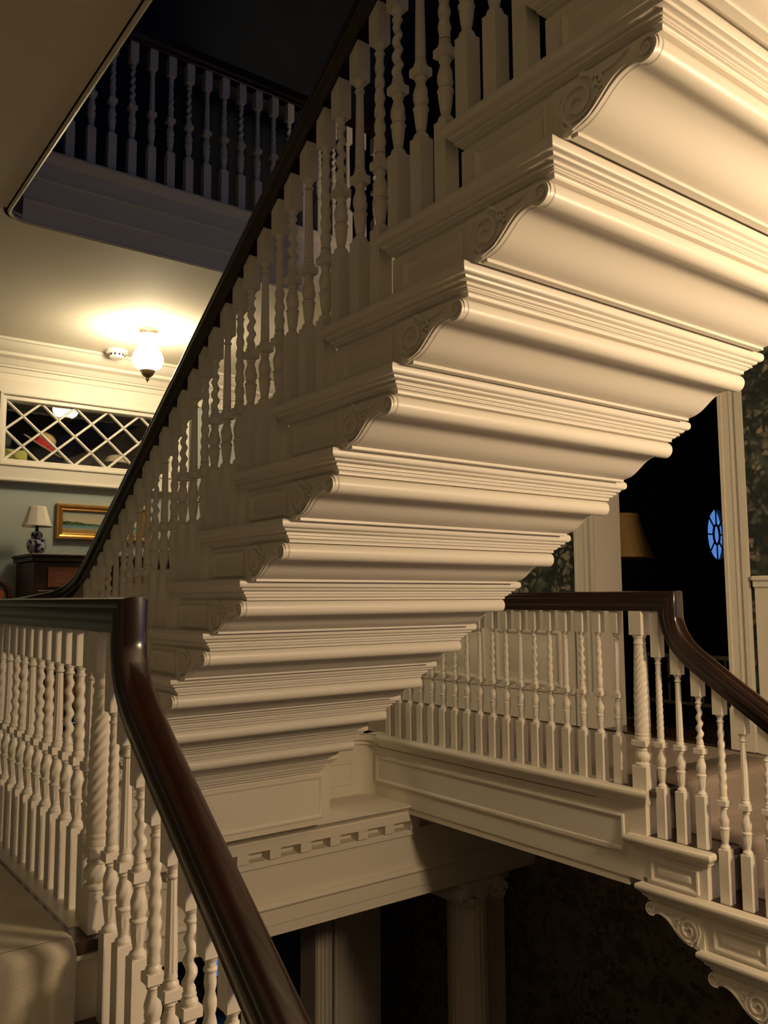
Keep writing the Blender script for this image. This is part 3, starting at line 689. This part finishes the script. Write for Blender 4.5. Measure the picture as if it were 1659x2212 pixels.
def ribbon(pts,ws,x,h,mb,sy,yo,zo):
    n=len(pts); L=[];Rr=[]
    for i,p in enumerate(pts):
        a=pts[max(i-1,0)]; b=pts[min(i+1,n-1)]; d=math.hypot(b[0]-a[0],b[1]-a[1]) or 1; nx,nz=-(b[1]-a[1])/d,(b[0]-a[0])/d; w=ws[i]/2
        L.append((p[0]+nx*w,p[1]+nz*w)); Rr.append((p[0]-nx*w,p[1]-nz*w))
    def V(q,xx): return (xx,yo+sy*q[0],zo+q[1])
    vs=[V(q,x) for q in L]+[V(q,x) for q in Rr]+[V(q,x-h) for q in L]+[V(q,x-h) for q in Rr]; fs=[]
    for i in range(n-1):
        fs += [(2*n+i,2*n+i+1,3*n+i+1,3*n+i),(i,i+1,2*n+i+1,2*n+i),(n+i,3*n+i,3*n+i+1,n+i+1)]
    fs += [(0,2*n,3*n,n),(n-1,2*n-1,4*n-1,3*n-1)]
    mb.add(vs,fs)
def bracket_mesh(T,R,sy):
    """carved scroll bracket on a plane facing -x; origin at tread rear top"""
    pts,sm=scroll_profile(T,R); kx=T/.269; kz=R/.175
    T2=T+.022; out=[(T2,-.070)]+pts[1:-4]+[(.240*kx,-R-.002),(.256*kx,-R-.010),(.270*kx,-R-.003),(T2,-R-.002)]
    mb=MB(); mb.prism([(sy*a,b) for a,b in out],'x',-.010,.004); plate=mb.mesh('bracket',PAINT,40); mb=MB()
    c=(.226*kx,-.121*kz-.002); sp=[];ws=[]
    N=64
    for i in range(N):
        u=i/(N-1); a=math.radians(100)+u*2*pi*2.15; r=.048*(1-u)**.9+.006; sp.append((c[0]+r*cos(a)*1.02,c[1]+r*sin(a)*.98*kz)); ws.append(.0085-.0035*u)
    ribbon(sp,ws,-.010,.007,mb,sy,0,0)
    spiral=mb.mesh('spiral',PAINT,40); mb=MB()
    # S-shaped rim along the lower edge, ending in the small volute
    rim=[(p[0]+.004,p[1]+.006) for p in sm[2:]]
    ribbon(rim,[.006+.007*i/len(rim) for i in range(len(rim))],-.010,.007,mb,sy,0,0)
    vc=(.061,-.0965); vp=[]; vw=[]
    for i in range(40):
        u=i/39; a=math.radians(-60)-u*2*pi*1.6; r=.0225*(1-u)+.004; vp.append((vc[0]+r*cos(a),vc[1]+r*sin(a))); vw.append(.0065-.002*u)
    ribbon(vp,vw,-.010,.007,mb,sy,0,0)
    # small side curl and leaf
    q=[]
    for i in range(22):
        u=i/21; a=math.radians(-120)+u*2*pi*1.05; r=.014*(1-u)+.003; q.append((.172*kx+r*cos(a),-.103*kz+r*sin(a)))
    ribbon(q,[.006]*22,-.010,.007,mb,sy,0,0)
    ribbon([(.10,-.078),(.135,-.088),(.165,-.092)],[.003,.008,.004],-.010,.006,mb,sy,0,0)
    ribbon([(.266*kx,-.085),(.275*kx,-.12*kz),(.26*kx,-.165*kz)],[.004,.007,.003],-.010,.006,mb,sy,0,0)
    return plate,spiral,mb.mesh('scroll_rim',PAINT,40)
def put_bracket(ms,parent,loc):
    b=link('bracket',ms[0],parent,loc); link('spiral',ms[1],b); link('scroll_rim',ms[2],b)
# --- upper flight
up=thing('staircase','cream upper flight rising toward the camera with moulded scrolled underside','staircase')
pts,sm=scroll_profile(T_U,R_U)
scroll_me=MB().prism(pts,'x',UX0+.042,UX1-.060).mesh('soffit_scroll',PAINT,30)
tread_me=tread_block(UX0,UX1,0,.615,0,1).mesh('moulded_tread_edge',PAINT,50)
wood_me=MB().box(UX0+.05,UX1-.05,.30,.619,-.028,.0015,.004).mesh('tread',TREADW,40)
body_me=MB().box(UX0+.038,UX1-.06,.285,.582,-.178,-.069).mesh('riser_block',PAINT2,30)
br_me=bracket_mesh(T_U,R_U,1)
pan_me=raised_panel((UX0+.038,.31,-.167),(0,1,0),(0,0,1),(-1,0,0),.225,.083).mesh('side_panel',PAINT2,30)
for k in range(-5,10):
    y,z=u_rear(k),u_top(k)
    link('moulded_tread_edge',tread_me,up,(0,y,z)); link('tread',wood_me,up,(0,y,z)); link('riser_block',body_me,up,(0,y,z))
    link('soffit_scroll',scroll_me,up,(0,y,z)); put_bracket(br_me,up,(UX0+.042,y,z)); link('side_panel',pan_me,up,(0,y,z))
link('moulded_tread_edge',tread_me,up,(0,u_rear(10),u_top(10)-.004))
MB().box(UX0+.045,UX1-.06,3.84,4.42,-.90,-.875).build('foot_block',PAINT2,up)
# closing piece where the flight meets the top storey
MB().box(UX0+.03,UX1-.03,HY0+.006,.03,u_top(-6)-.175,u_top(-6)).box(UX0+.03,UX1-.03,HY0+.006,-.16,u_top(-6),F3-.001).build('head_block',PAINT2,up)
MB().box(UX0+.02,UX1-.02,-.16,.092,u_top(-6)-.03,u_top(-6)+.0015,.004).build('tread',TREADW,up)

# --- right lower flight
RX=3.13
rt=thing('staircase','right lower flight with panelled scroll string going down beyond the balusters','staircase')
Lr=.655
trm=tread_block(RX,XW-.16,0,-Lr,0,-1,(.045,0),.036,.038).mesh('moulded_tread_edge',PAINT,50)
wdm=MB().box(RX+.055,XW-.16,-(Lr+.004),-.30,-.028,.0015,.004).mesh('tread',TREADW,40)
bdm=MB().box(RX+.045,XW-.16,-.615,-T_L-.018,-R_L-.004,-.069).mesh('riser_block',PAINT,30)
rp=[(0,0),(.002,.009),(.008,.011),(.013,.008),(.018,.001),(.032,.001),(.042,.008)]
pnm=raised_panel((RX+.045,-.345,-R_L+.012),(0,-1,0),(0,0,1),(-1,0,0),.232,.10,prof=rp).mesh('side_panel',PAINT,30)
ptsL,smL=scroll_profile(T_L,R_L)
scm=MB().prism([(-a,b) for a,b in ptsL],'x',RX+.042,XW-.16).mesh('soffit_scroll',PAINT,30)
brm=bracket_mesh(T_L,R_L,-1)
for k in range(0,8):
    yr=2.306-T_L*k+Lr; z=F2-R_L*k
    if k==0:
        MB().box(RX+.055,XW-.16,2.300,2.56,F2-.028,F2+.0015,.004).build('tread',TREADW,rt)
        MB().prism([(2.348,F2-.03),(2.348,F2-R_L-.004),(2.5,F2-R_L-.004),(2.5,F2-.03)],'x',RX+.045,XW-.16).build('riser_block',PAINT,rt)
        continue
    if k==1:
        tread_block(RX,XW-.16,2.44,2.306-T_L,z,-1,(.045,0),.03,.038).build('moulded_tread_edge',PAINT,rt,50)
    else: link('moulded_tread_edge',trm,rt,(0,yr,z))
    link('tread',wdm,rt,(0,yr,z)); link('riser_block',bdm,rt,(0,yr,z)); link('side_panel',pnm,rt,(0,yr,z))
    if k>=2: link('soffit_scroll',scm,rt,(0,yr,z)); put_bracket(brm,rt,(RX+.042,yr,z))
def runner(x0,x1,yN0,mat,label,n,y_top):
    """carpet runner folded over the nosings of a lower flight"""
    th=.011; line=[(y_top,F2+th),(yN0+.02,F2+th)]
    for k in range(0,n):
        y=yN0-T_L*k; z=F2-R_L*k
        for a in range(0,7): q=math.radians(90-a*15); line.append((y+.022-cos(q)*.036, z+.011-.034+sin(q)*.034))
        zb=z-R_L+th
        line += [(y-.014,z-.06),(y-.012,zb+.06),(y-.012,zb+.020),(y-.016,zb+.007),(y-.026,zb)]
        line.append((y-T_L+.04,zb))
    mb=MB(); m_=len(line); vs=[]
    xs=[x0,x0+.004,x0+.012,x1-.012,x1-.004,x1]; lift=[-th*.7,-.002,0,0,-.002,-th*.7]
    for (y,z) in line:
        for x,l in zip(xs,lift): vs.append((x,y,z+l))
    w=len(xs); fs=[]
    for i in range(m_-1):
        for j in range(w-1): a=i*w+j; fs.append((a,a+1,a+w+1,a+w))
    mb.add(vs,fs); o=mb.build('stair_runner',mat,None,60); so=o.modifiers.new('thickness','SOLIDIFY'); so.thickness=.008; so.offset=-1
    return tag(o,label,'carpet')
runner(3.36,XW-.18,2.306,CARPET2,'mauve taupe runner folded down the right flight beyond the balusters',7,2.55)
# --- left lower flight
lt=thing('staircase','left lower flight with dark treads under a beige runner','staircase')
for k in range(0,8):
    yn=2.196-T_L*k; z=F2-R_L*k
    if k: MB().box(XFARL+.004,XL+.03,yn-.004,yn+T_L+.03,z-.03,z,.005).build('tread',TREADW,lt); MB().box(XL-.0,XL+.075,yn-.002,yn+.6,z-.07,z-.001,.006).build('moulded_tread_edge',PAINT,lt)
    else: MB().box(XFARL+.004,XL+.03,yn-.004,yn+.16,z-.032,z-.001,.006).build('tread',TREADW,lt)
    if k<7: MB().box(XFARL+.004,XL+.03,yn+.018,yn+.045,z-R_L-.03,z-.03).box(XFARL+.004,XL+.03,yn+.006,yn+.02,z-.05,z-.03,.004).build('riser',PAINT,lt)
    if k: MB().box(XL+.0,XL+.04,yn+.02,yn+T_L+.35,z-.25,z-.06).build('string_board',PAINT2,lt)
runner(-.75,.690,2.196,CARPET,'beige runner folded down the left foreground flight beside the newel',7,5.95)

# ------------------------------------------------------------------ objects in the far hall
ch=thing('chest','tall dark mahogany chest with pale veneered drawer under the painting','chest')
CX0,CX1,CY0,CY1,CT=1.425,2.45,5.58,6.02,.298
MB().box(CX0,CX1,CY0,CY1,F2+.10,CT-.05,.006).build('carcass',CHESTW,ch)
MB().box(CX0-.02,CX1+.02,CY0-.03,CY1+.01,CT-.05,CT-.02,.006).box(CX0-.03,CX1+.03,CY0-.04,CY1+.01,CT-.02,CT,.006).build('top',CHESTW,ch)
for i,(za,zb) in enumerate([(.085,.215),(-.18,.05),(-.44,-.21),(-.70,-.47)]):
    xs=[(CX0+.085,CX0+.46),(CX0+.50,CX1-.06)] if i==0 else [(CX0+.085,CX1-.06)]
    for a,b in xs:
        dr=MB().box(a,b,CY0-.012,CY0+.02,za,zb,.004).build('drawer',DRAWERW,ch)
        for kx in ([ (a+b)/2 ] if i==0 else [a+.15,b-.15]):
            mk=MB(); mk.lathe([(0,.008),(.012,.010),(.02,.022),(.032,.024),(.042,.015),(.045,.003)],(0,0,0),16)
            mk.v=[(kx+v[0],CY0-.012-v[2],(za+zb)/2+v[1]) for v in mk.v]; mk.build('knob',BRASS,dr)
MB().box(CX0+.03,CX1-.03,CY0-.004,CY0+.01,.060,.066).build('inlay',PALEC,ch)
for x in (CX0+.04,CX1-.04):
    for y in (CY0+.04,CY1-.04): MB().lathe([(F2-.004,.022),(F2+.03,.034),(F2+.11,.030)],(x,y,0),14).build('leg',CHESTW,ch)
# table lamp
LX,LY,LZ=1.499,5.83,.298
l=thing('table_lamp','table lamp with cream panelled shade and blue white jar on the chest','lamp',None,(LX,LY,LZ)); l.scale=(.82,.82,.885)
PORC=principled('blue_white_porcelain',(.55,.57,.6),.15,.5); nt=PORC.node_tree; b=nt.nodes['Principled BSDF']
tc=nt.nodes.new('ShaderNodeTexCoord'); nz=nt.nodes.new('ShaderNodeTexNoise'); nz.inputs['Scale'].default_value=32; nz.inputs['Detail'].default_value=3; rp_=nt.nodes.new('ShaderNodeValToRGB')
rp_.color_ramp.elements[0].position=.47; rp_.color_ramp.elements[0].color=(.012,.02,.09,1); rp_.color_ramp.elements[1].position=.53; rp_.color_ramp.elements[1].color=(.5,.53,.58,1)
nt.links.new(tc.outputs['Object'],nz.inputs['Vector']); nt.links.new(nz.outputs['Fac'],rp_.inputs[0]); nt.links.new(rp_.outputs[0],b.inputs['Base Color'])
MB().lathe([(0.001,.055),(.012,.055),(.014,.048)],n=24).build('base',IRON,l)
MB().lathe([(.014,.042),(.03,.062),(.06,.073),(.09,.075),(.115,.066),(.125,.048),(.132,.042)],n=28).build('jar',PORC,l)
MB().lathe([(.132,.044),(.136,.046),(.165,.043),(.172,.036),(.176,.03)],n=24).build('jar_collar',PORC,l)
MB().lathe([(.176,.018),(.185,.014),(.21,.012),(.225,.016),(.23,.012)],n=12).build('socket',IRON,l)
vs=[];fs=[];n=40
prof=[(.215,.118),(.222,.117),(.29,.090),(.345,.072),(.362,.068),(.366,.066)]
sh=MB().lathe(prof,n=n,fn=lambda a,z:1-.035*abs(sin(5*a))*(1 if .22<z<.36 else .5),cap=False); o=sh.build('shade',SHADE,l,40); so=o.modifiers.new('t','SOLIDIFY'); so.thickness=.003
for i in range(10):
    a=2*pi*i/10; MB().tube([( r_*cos(a),r_*sin(a),z) for z,r_ in [(.216,.119),(.29,.091),(.365,.067)]],.0018,5).build('shade_seam',SHADE,o)
# painting
pt=thing('painting','small gilt framed seascape hanging over the chest','painting')
PX0,PX1,PZ0,PZ1=1.675,2.34,.425,.675
YF=YW-.001
fr=MB(); w=.052
prf=[(0,0),(0,.030),(.006,.036),(.016,.036),(.022,.028),(.034,.022),(.040,.026),(.046,.024),(w,.010),(w,0)]
def frame_ring(mb,x0,x1,z0,z1,prf,y):
    vs=[];n=len(prf)
    for ins,d_ in prf: vs += [(x0+ins,y-d_,z0+ins),(x1-ins,y-d_,z0+ins),(x1-ins,y-d_,z1-ins),(x0+ins,y-d_,z1-ins)]
    fs=[]
    for i in range(n):
        for j in range(4): a=i*4+j; b_=i*4+(j+1)%4; k=((i+1)%n); fs.append((a,b_,k*4+(j+1)%4,k*4+j))
    return mb.add(vs,fs)
frame_ring(fr,PX0,PX1,PZ0,PZ1,prf,YF).build('frame',GOLD,pt,25)
CAN=principled('seascape_canvas',(.5,.5,.4),.6,.2); nt=CAN.node_tree; b=nt.nodes['Principled BSDF']
tc=nt.nodes.new('ShaderNodeTexCoord'); sx=nt.nodes.new('ShaderNodeSeparateXYZ'); nt.links.new(tc.outputs['Generated'],sx.inputs[0])
def ramp(stops,inp):
    r_=nt.nodes.new('ShaderNodeValToRGB'); e=r_.color_ramp.elements
    while len(e)<len(stops): e.new(.5)
    for q,(p_,c_) in zip(e,stops): q.position=p_; q.color=(*c_,1)
    nt.links.new(inp,r_.inputs[0]); return r_.outputs[0]
def mth(op,a,b2):
    m_=nt.nodes.new('ShaderNodeMath'); m_.operation=op
    for i,v in enumerate((a,b2)):
        if isinstance(v,(int,float)): m_.inputs[i].default_value=v
        else: nt.links.new(v,m_.inputs[i])
    return m_.outputs[0]
nz=nt.nodes.new('ShaderNodeTexNoise'); nz.inputs['Scale'].default_value=6; nz.inputs['Detail'].default_value=6; nt.links.new(tc.outputs['Generated'],nz.inputs['Vector'])
base=ramp([(0,(.34,.22,.09)),(.17,(.40,.28,.12)),(.20,(.34,.36,.28)),(.24,(.16,.30,.30)),(.36,(.12,.27,.31)),(.375,(.46,.43,.32)),(.62,(.50,.45,.32)),(.80,(.42,.42,.34)),(1,(.26,.31,.31))],mth('ADD',sx.outputs['Z'],mth('MULTIPLY',mth('SUBTRACT',nz.outputs['Fac'],.5),.06)))
nz2=nt.nodes.new('ShaderNodeTexNoise'); nz2.inputs['Scale'].default_value=14; nz2.inputs['Detail'].default_value=4; nt.links.new(tc.outputs['Generated'],nz2.inputs['Vector'])
hgt=mth('MULTIPLY',mth('SUBTRACT',.62,sx.outputs['X']),mth('ADD',.06,mth('MULTIPLY',nz2.outputs['Fac'],.52)))
mask=mth('MULTIPLY',mth('GREATER_THAN',sx.outputs['Z'],.355),mth('LESS_THAN',sx.outputs['Z'],mth('ADD',.365,hgt)))
mx=nt.nodes.new('ShaderNodeMixRGB'); nt.links.new(mask,mx.inputs[0]); nt.links.new(base,mx.inputs[1]); nt.links.new(ramp([(.38,(.012,.025,.010)),(.62,(.10,.15,.05))],nz2.outputs['Fac']),mx.inputs[2]); nt.links.new(mx.outputs[0],b.inputs['Base Color'])
MB().box(PX0+w-.004,PX1-w+.004,YF-.012,YF-.004,PZ0+w-.004,PZ1-w+.004).build('canvas',CAN,pt)
# chair with orange back at the left edge
c=thing('chair','dark wooden chair with orange upholstered back left of the chest','chair')
cx,cy=1.08,5.30
MB().box(cx-.22,cx+.22,cy-.2,cy+.22,F2+.40,F2+.47,.02).build('seat',ORANGE,c)
for a,b_ in ((-.2,-.18),(.2,-.18),(-.2,.2),(.2,.2)): MB().tube([(cx+a,cy+b_,F2-.003),(cx+a,cy+b_,F2+.42)],[.014,.02],8).build('leg',CHESTW,c)
fm=MB()
fm.tube(catmull([(cx-.2,cy+.2,F2+.4),(cx-.21,cy+.24,F2+.7),(cx-.18,cy+.27,F2+.93),(cx,cy+.28,F2+.975),(cx+.18,cy+.27,F2+.93),(cx+.21,cy+.24,F2+.7),(cx+.2,cy+.2,F2+.4)],5),.02,8).build('back_frame',CHESTW,c)
MB().prism([(cx-.17,F2+.60),(cx+.17,F2+.60),(cx+.185,F2+.75),(cx+.16,F2+.90),(cx,F2+.945),(cx-.16,F2+.90),(cx-.185,F2+.75)],'y',cy+.235,cy+.27).build('back_pad',ORANGE,c)
# hall ceiling globe
HL=Vector((1.98,5.18,F2C))
g=thing('ceiling_light','lit frosted globe ceiling light in the upper hall','ceiling light',None,HL)
MB().lathe([(-.001,.062),(-.012,.062),(-.022,.052),(-.030,.050)],n=28).build('ceiling_plate',BRASS,g)
MB().lathe([(-.030,.048),(-.08,.049),(-.115,.058),(-.15,.082),(-.185,.098),(-.215,.099),(-.245,.084),(-.265,.055),(-.270,.03)],n=32).build('globe',GLOBE_HALL,g)
MB().lathe([(-.262,.030),(-.266,.048),(-.275,.050),(-.285,.043),(-.300,.036),(-.312,.024),(-.320,.010),(-.326,.012),(-.333,.012),(-.340,.005),(-.350,.003)],n=24).build('finial',BRASS,g)
# smoke detector
s=thing('smoke_detector','round white smoke detector on the ceiling beside the lit globe','smoke detector',None,(1.975,5.76,F2C))
MB().lathe([(-.001,.075),(-.018,.075),(-.022,.070)],n=28).build('base',PLASTIC,s); cp_=MB().lathe([(-.020,.056),(-.048,.052),(-.056,.044),(-.058,.02)],n=28).build('cap',PLASTIC,s)
for i in range(12):
    a=2*pi*i/12; q=MB().box(-.006,.006,-.002,.002,-.042,-.028).build('slot',BLACKM,cp_); q.location=(.0545*cos(a),.0545*sin(a),0); q.rotation_euler=(0,0,a+pi/2)
# stairwell lantern behind the camera
SLX,SLY,SLZ=2.60,-.32,.58
g=thing('hanging_lantern','lit globe lantern hanging on a rod at the head of the stairwell','lantern',None,(SLX,SLY,SLZ))
MB().lathe([(-.21,.02),(-.19,.10),(-.10,.18),(0,.205),(.08,.18),(.11,.10),(.12,.03)],n=32).build('globe',GLOBE_STAIR,g)
MB().lathe([(.118,.04),(.13,.042),(.15,.02),(.16,.008),(F2C-SLZ-.03,.008),(F2C-SLZ-.025,.05),(F2C-SLZ,.055)],n=20).build('rod',BRASS,g)

# ------------------------------------------------------------------ objects in the dark room
fl=thing('floor_lamp','unlit lamp with pleated mustard shade in the dark doorway','lamp',None,(5.06,3.90,F2-.012))
MB().lathe([(.001,.14),(.015,.14),(.03,.05),(.05,.02),(.9,.014),(1.1,.02),(1.15,.012),(1.30,.010)],n=20).build('stem',IRON,fl)
n=72
o=MB().lathe([(1.135,.250),(1.16,.240),(1.18,.232),(1.36,.175),(1.42,.158),(1.44,.155)],n=n,fn=lambda a,z:1+.028*sin(24*a),cap=False).build('pleated_shade',SHADE2,fl,60); so=o.modifiers.new('t','SOLIDIFY'); so.thickness=.004
MB().lathe([(1.425,.158),(1.43,.164),(1.45,.164),(1.455,.158)],n=36,cap=False).build('shade_band',SHADE2,o)
# side table under the lamp
tb=thing('sideboard','low dark sideboard in the shadows of the doorway room','sideboard')
MB().box(5.55,6.5,4.25,4.70,F2+.12,F2+.62,.01).build('body',CHESTW,tb); MB().box(5.52,6.53,4.22,4.72,F2+.62,F2+.65,.006).build('top',CHESTW,tb)
for x in (5.6,6.45):
    for y in (4.3,4.65): MB().lathe([(0,.02),(.13,.028)],(x,y,F2-.004),10).build('leg',CHESTW,tb)
# white spindle bench
sb=thing('spindle_bench','pale spindle backed bench just inside the dark doorway','bench')
bxx=5.62
MB().box(bxx-.018,bxx+.018,3.20,4.12,-.455,-.425,.006).build('top_rail',PAINT2,sb); MB().box(bxx-.015,bxx+.015,3.20,4.12,-.80,-.775,.005).build('bottom_rail',PAINT2,sb)
for i in range(10): y=3.24+i*.094; MB().tube([(bxx,y,-.78),(bxx,y,-.44)],.008,6).build('spindle',PAINT2,sb)
for y in (3.2,4.12): MB().tube([(bxx,y,F2-.003),(bxx,y,-.40)],.016,8).build('leg',PAINT2,sb)
for y in (3.2,4.12): MB().tube([(bxx+.45,y,F2-.003),(bxx+.45,y,-.62)],.016,8).build('leg',PAINT2,sb)
MB().box(bxx-.02,bxx+.47,3.19,4.13,-.64,-.61,.006).build('seat',CHESTW,sb)
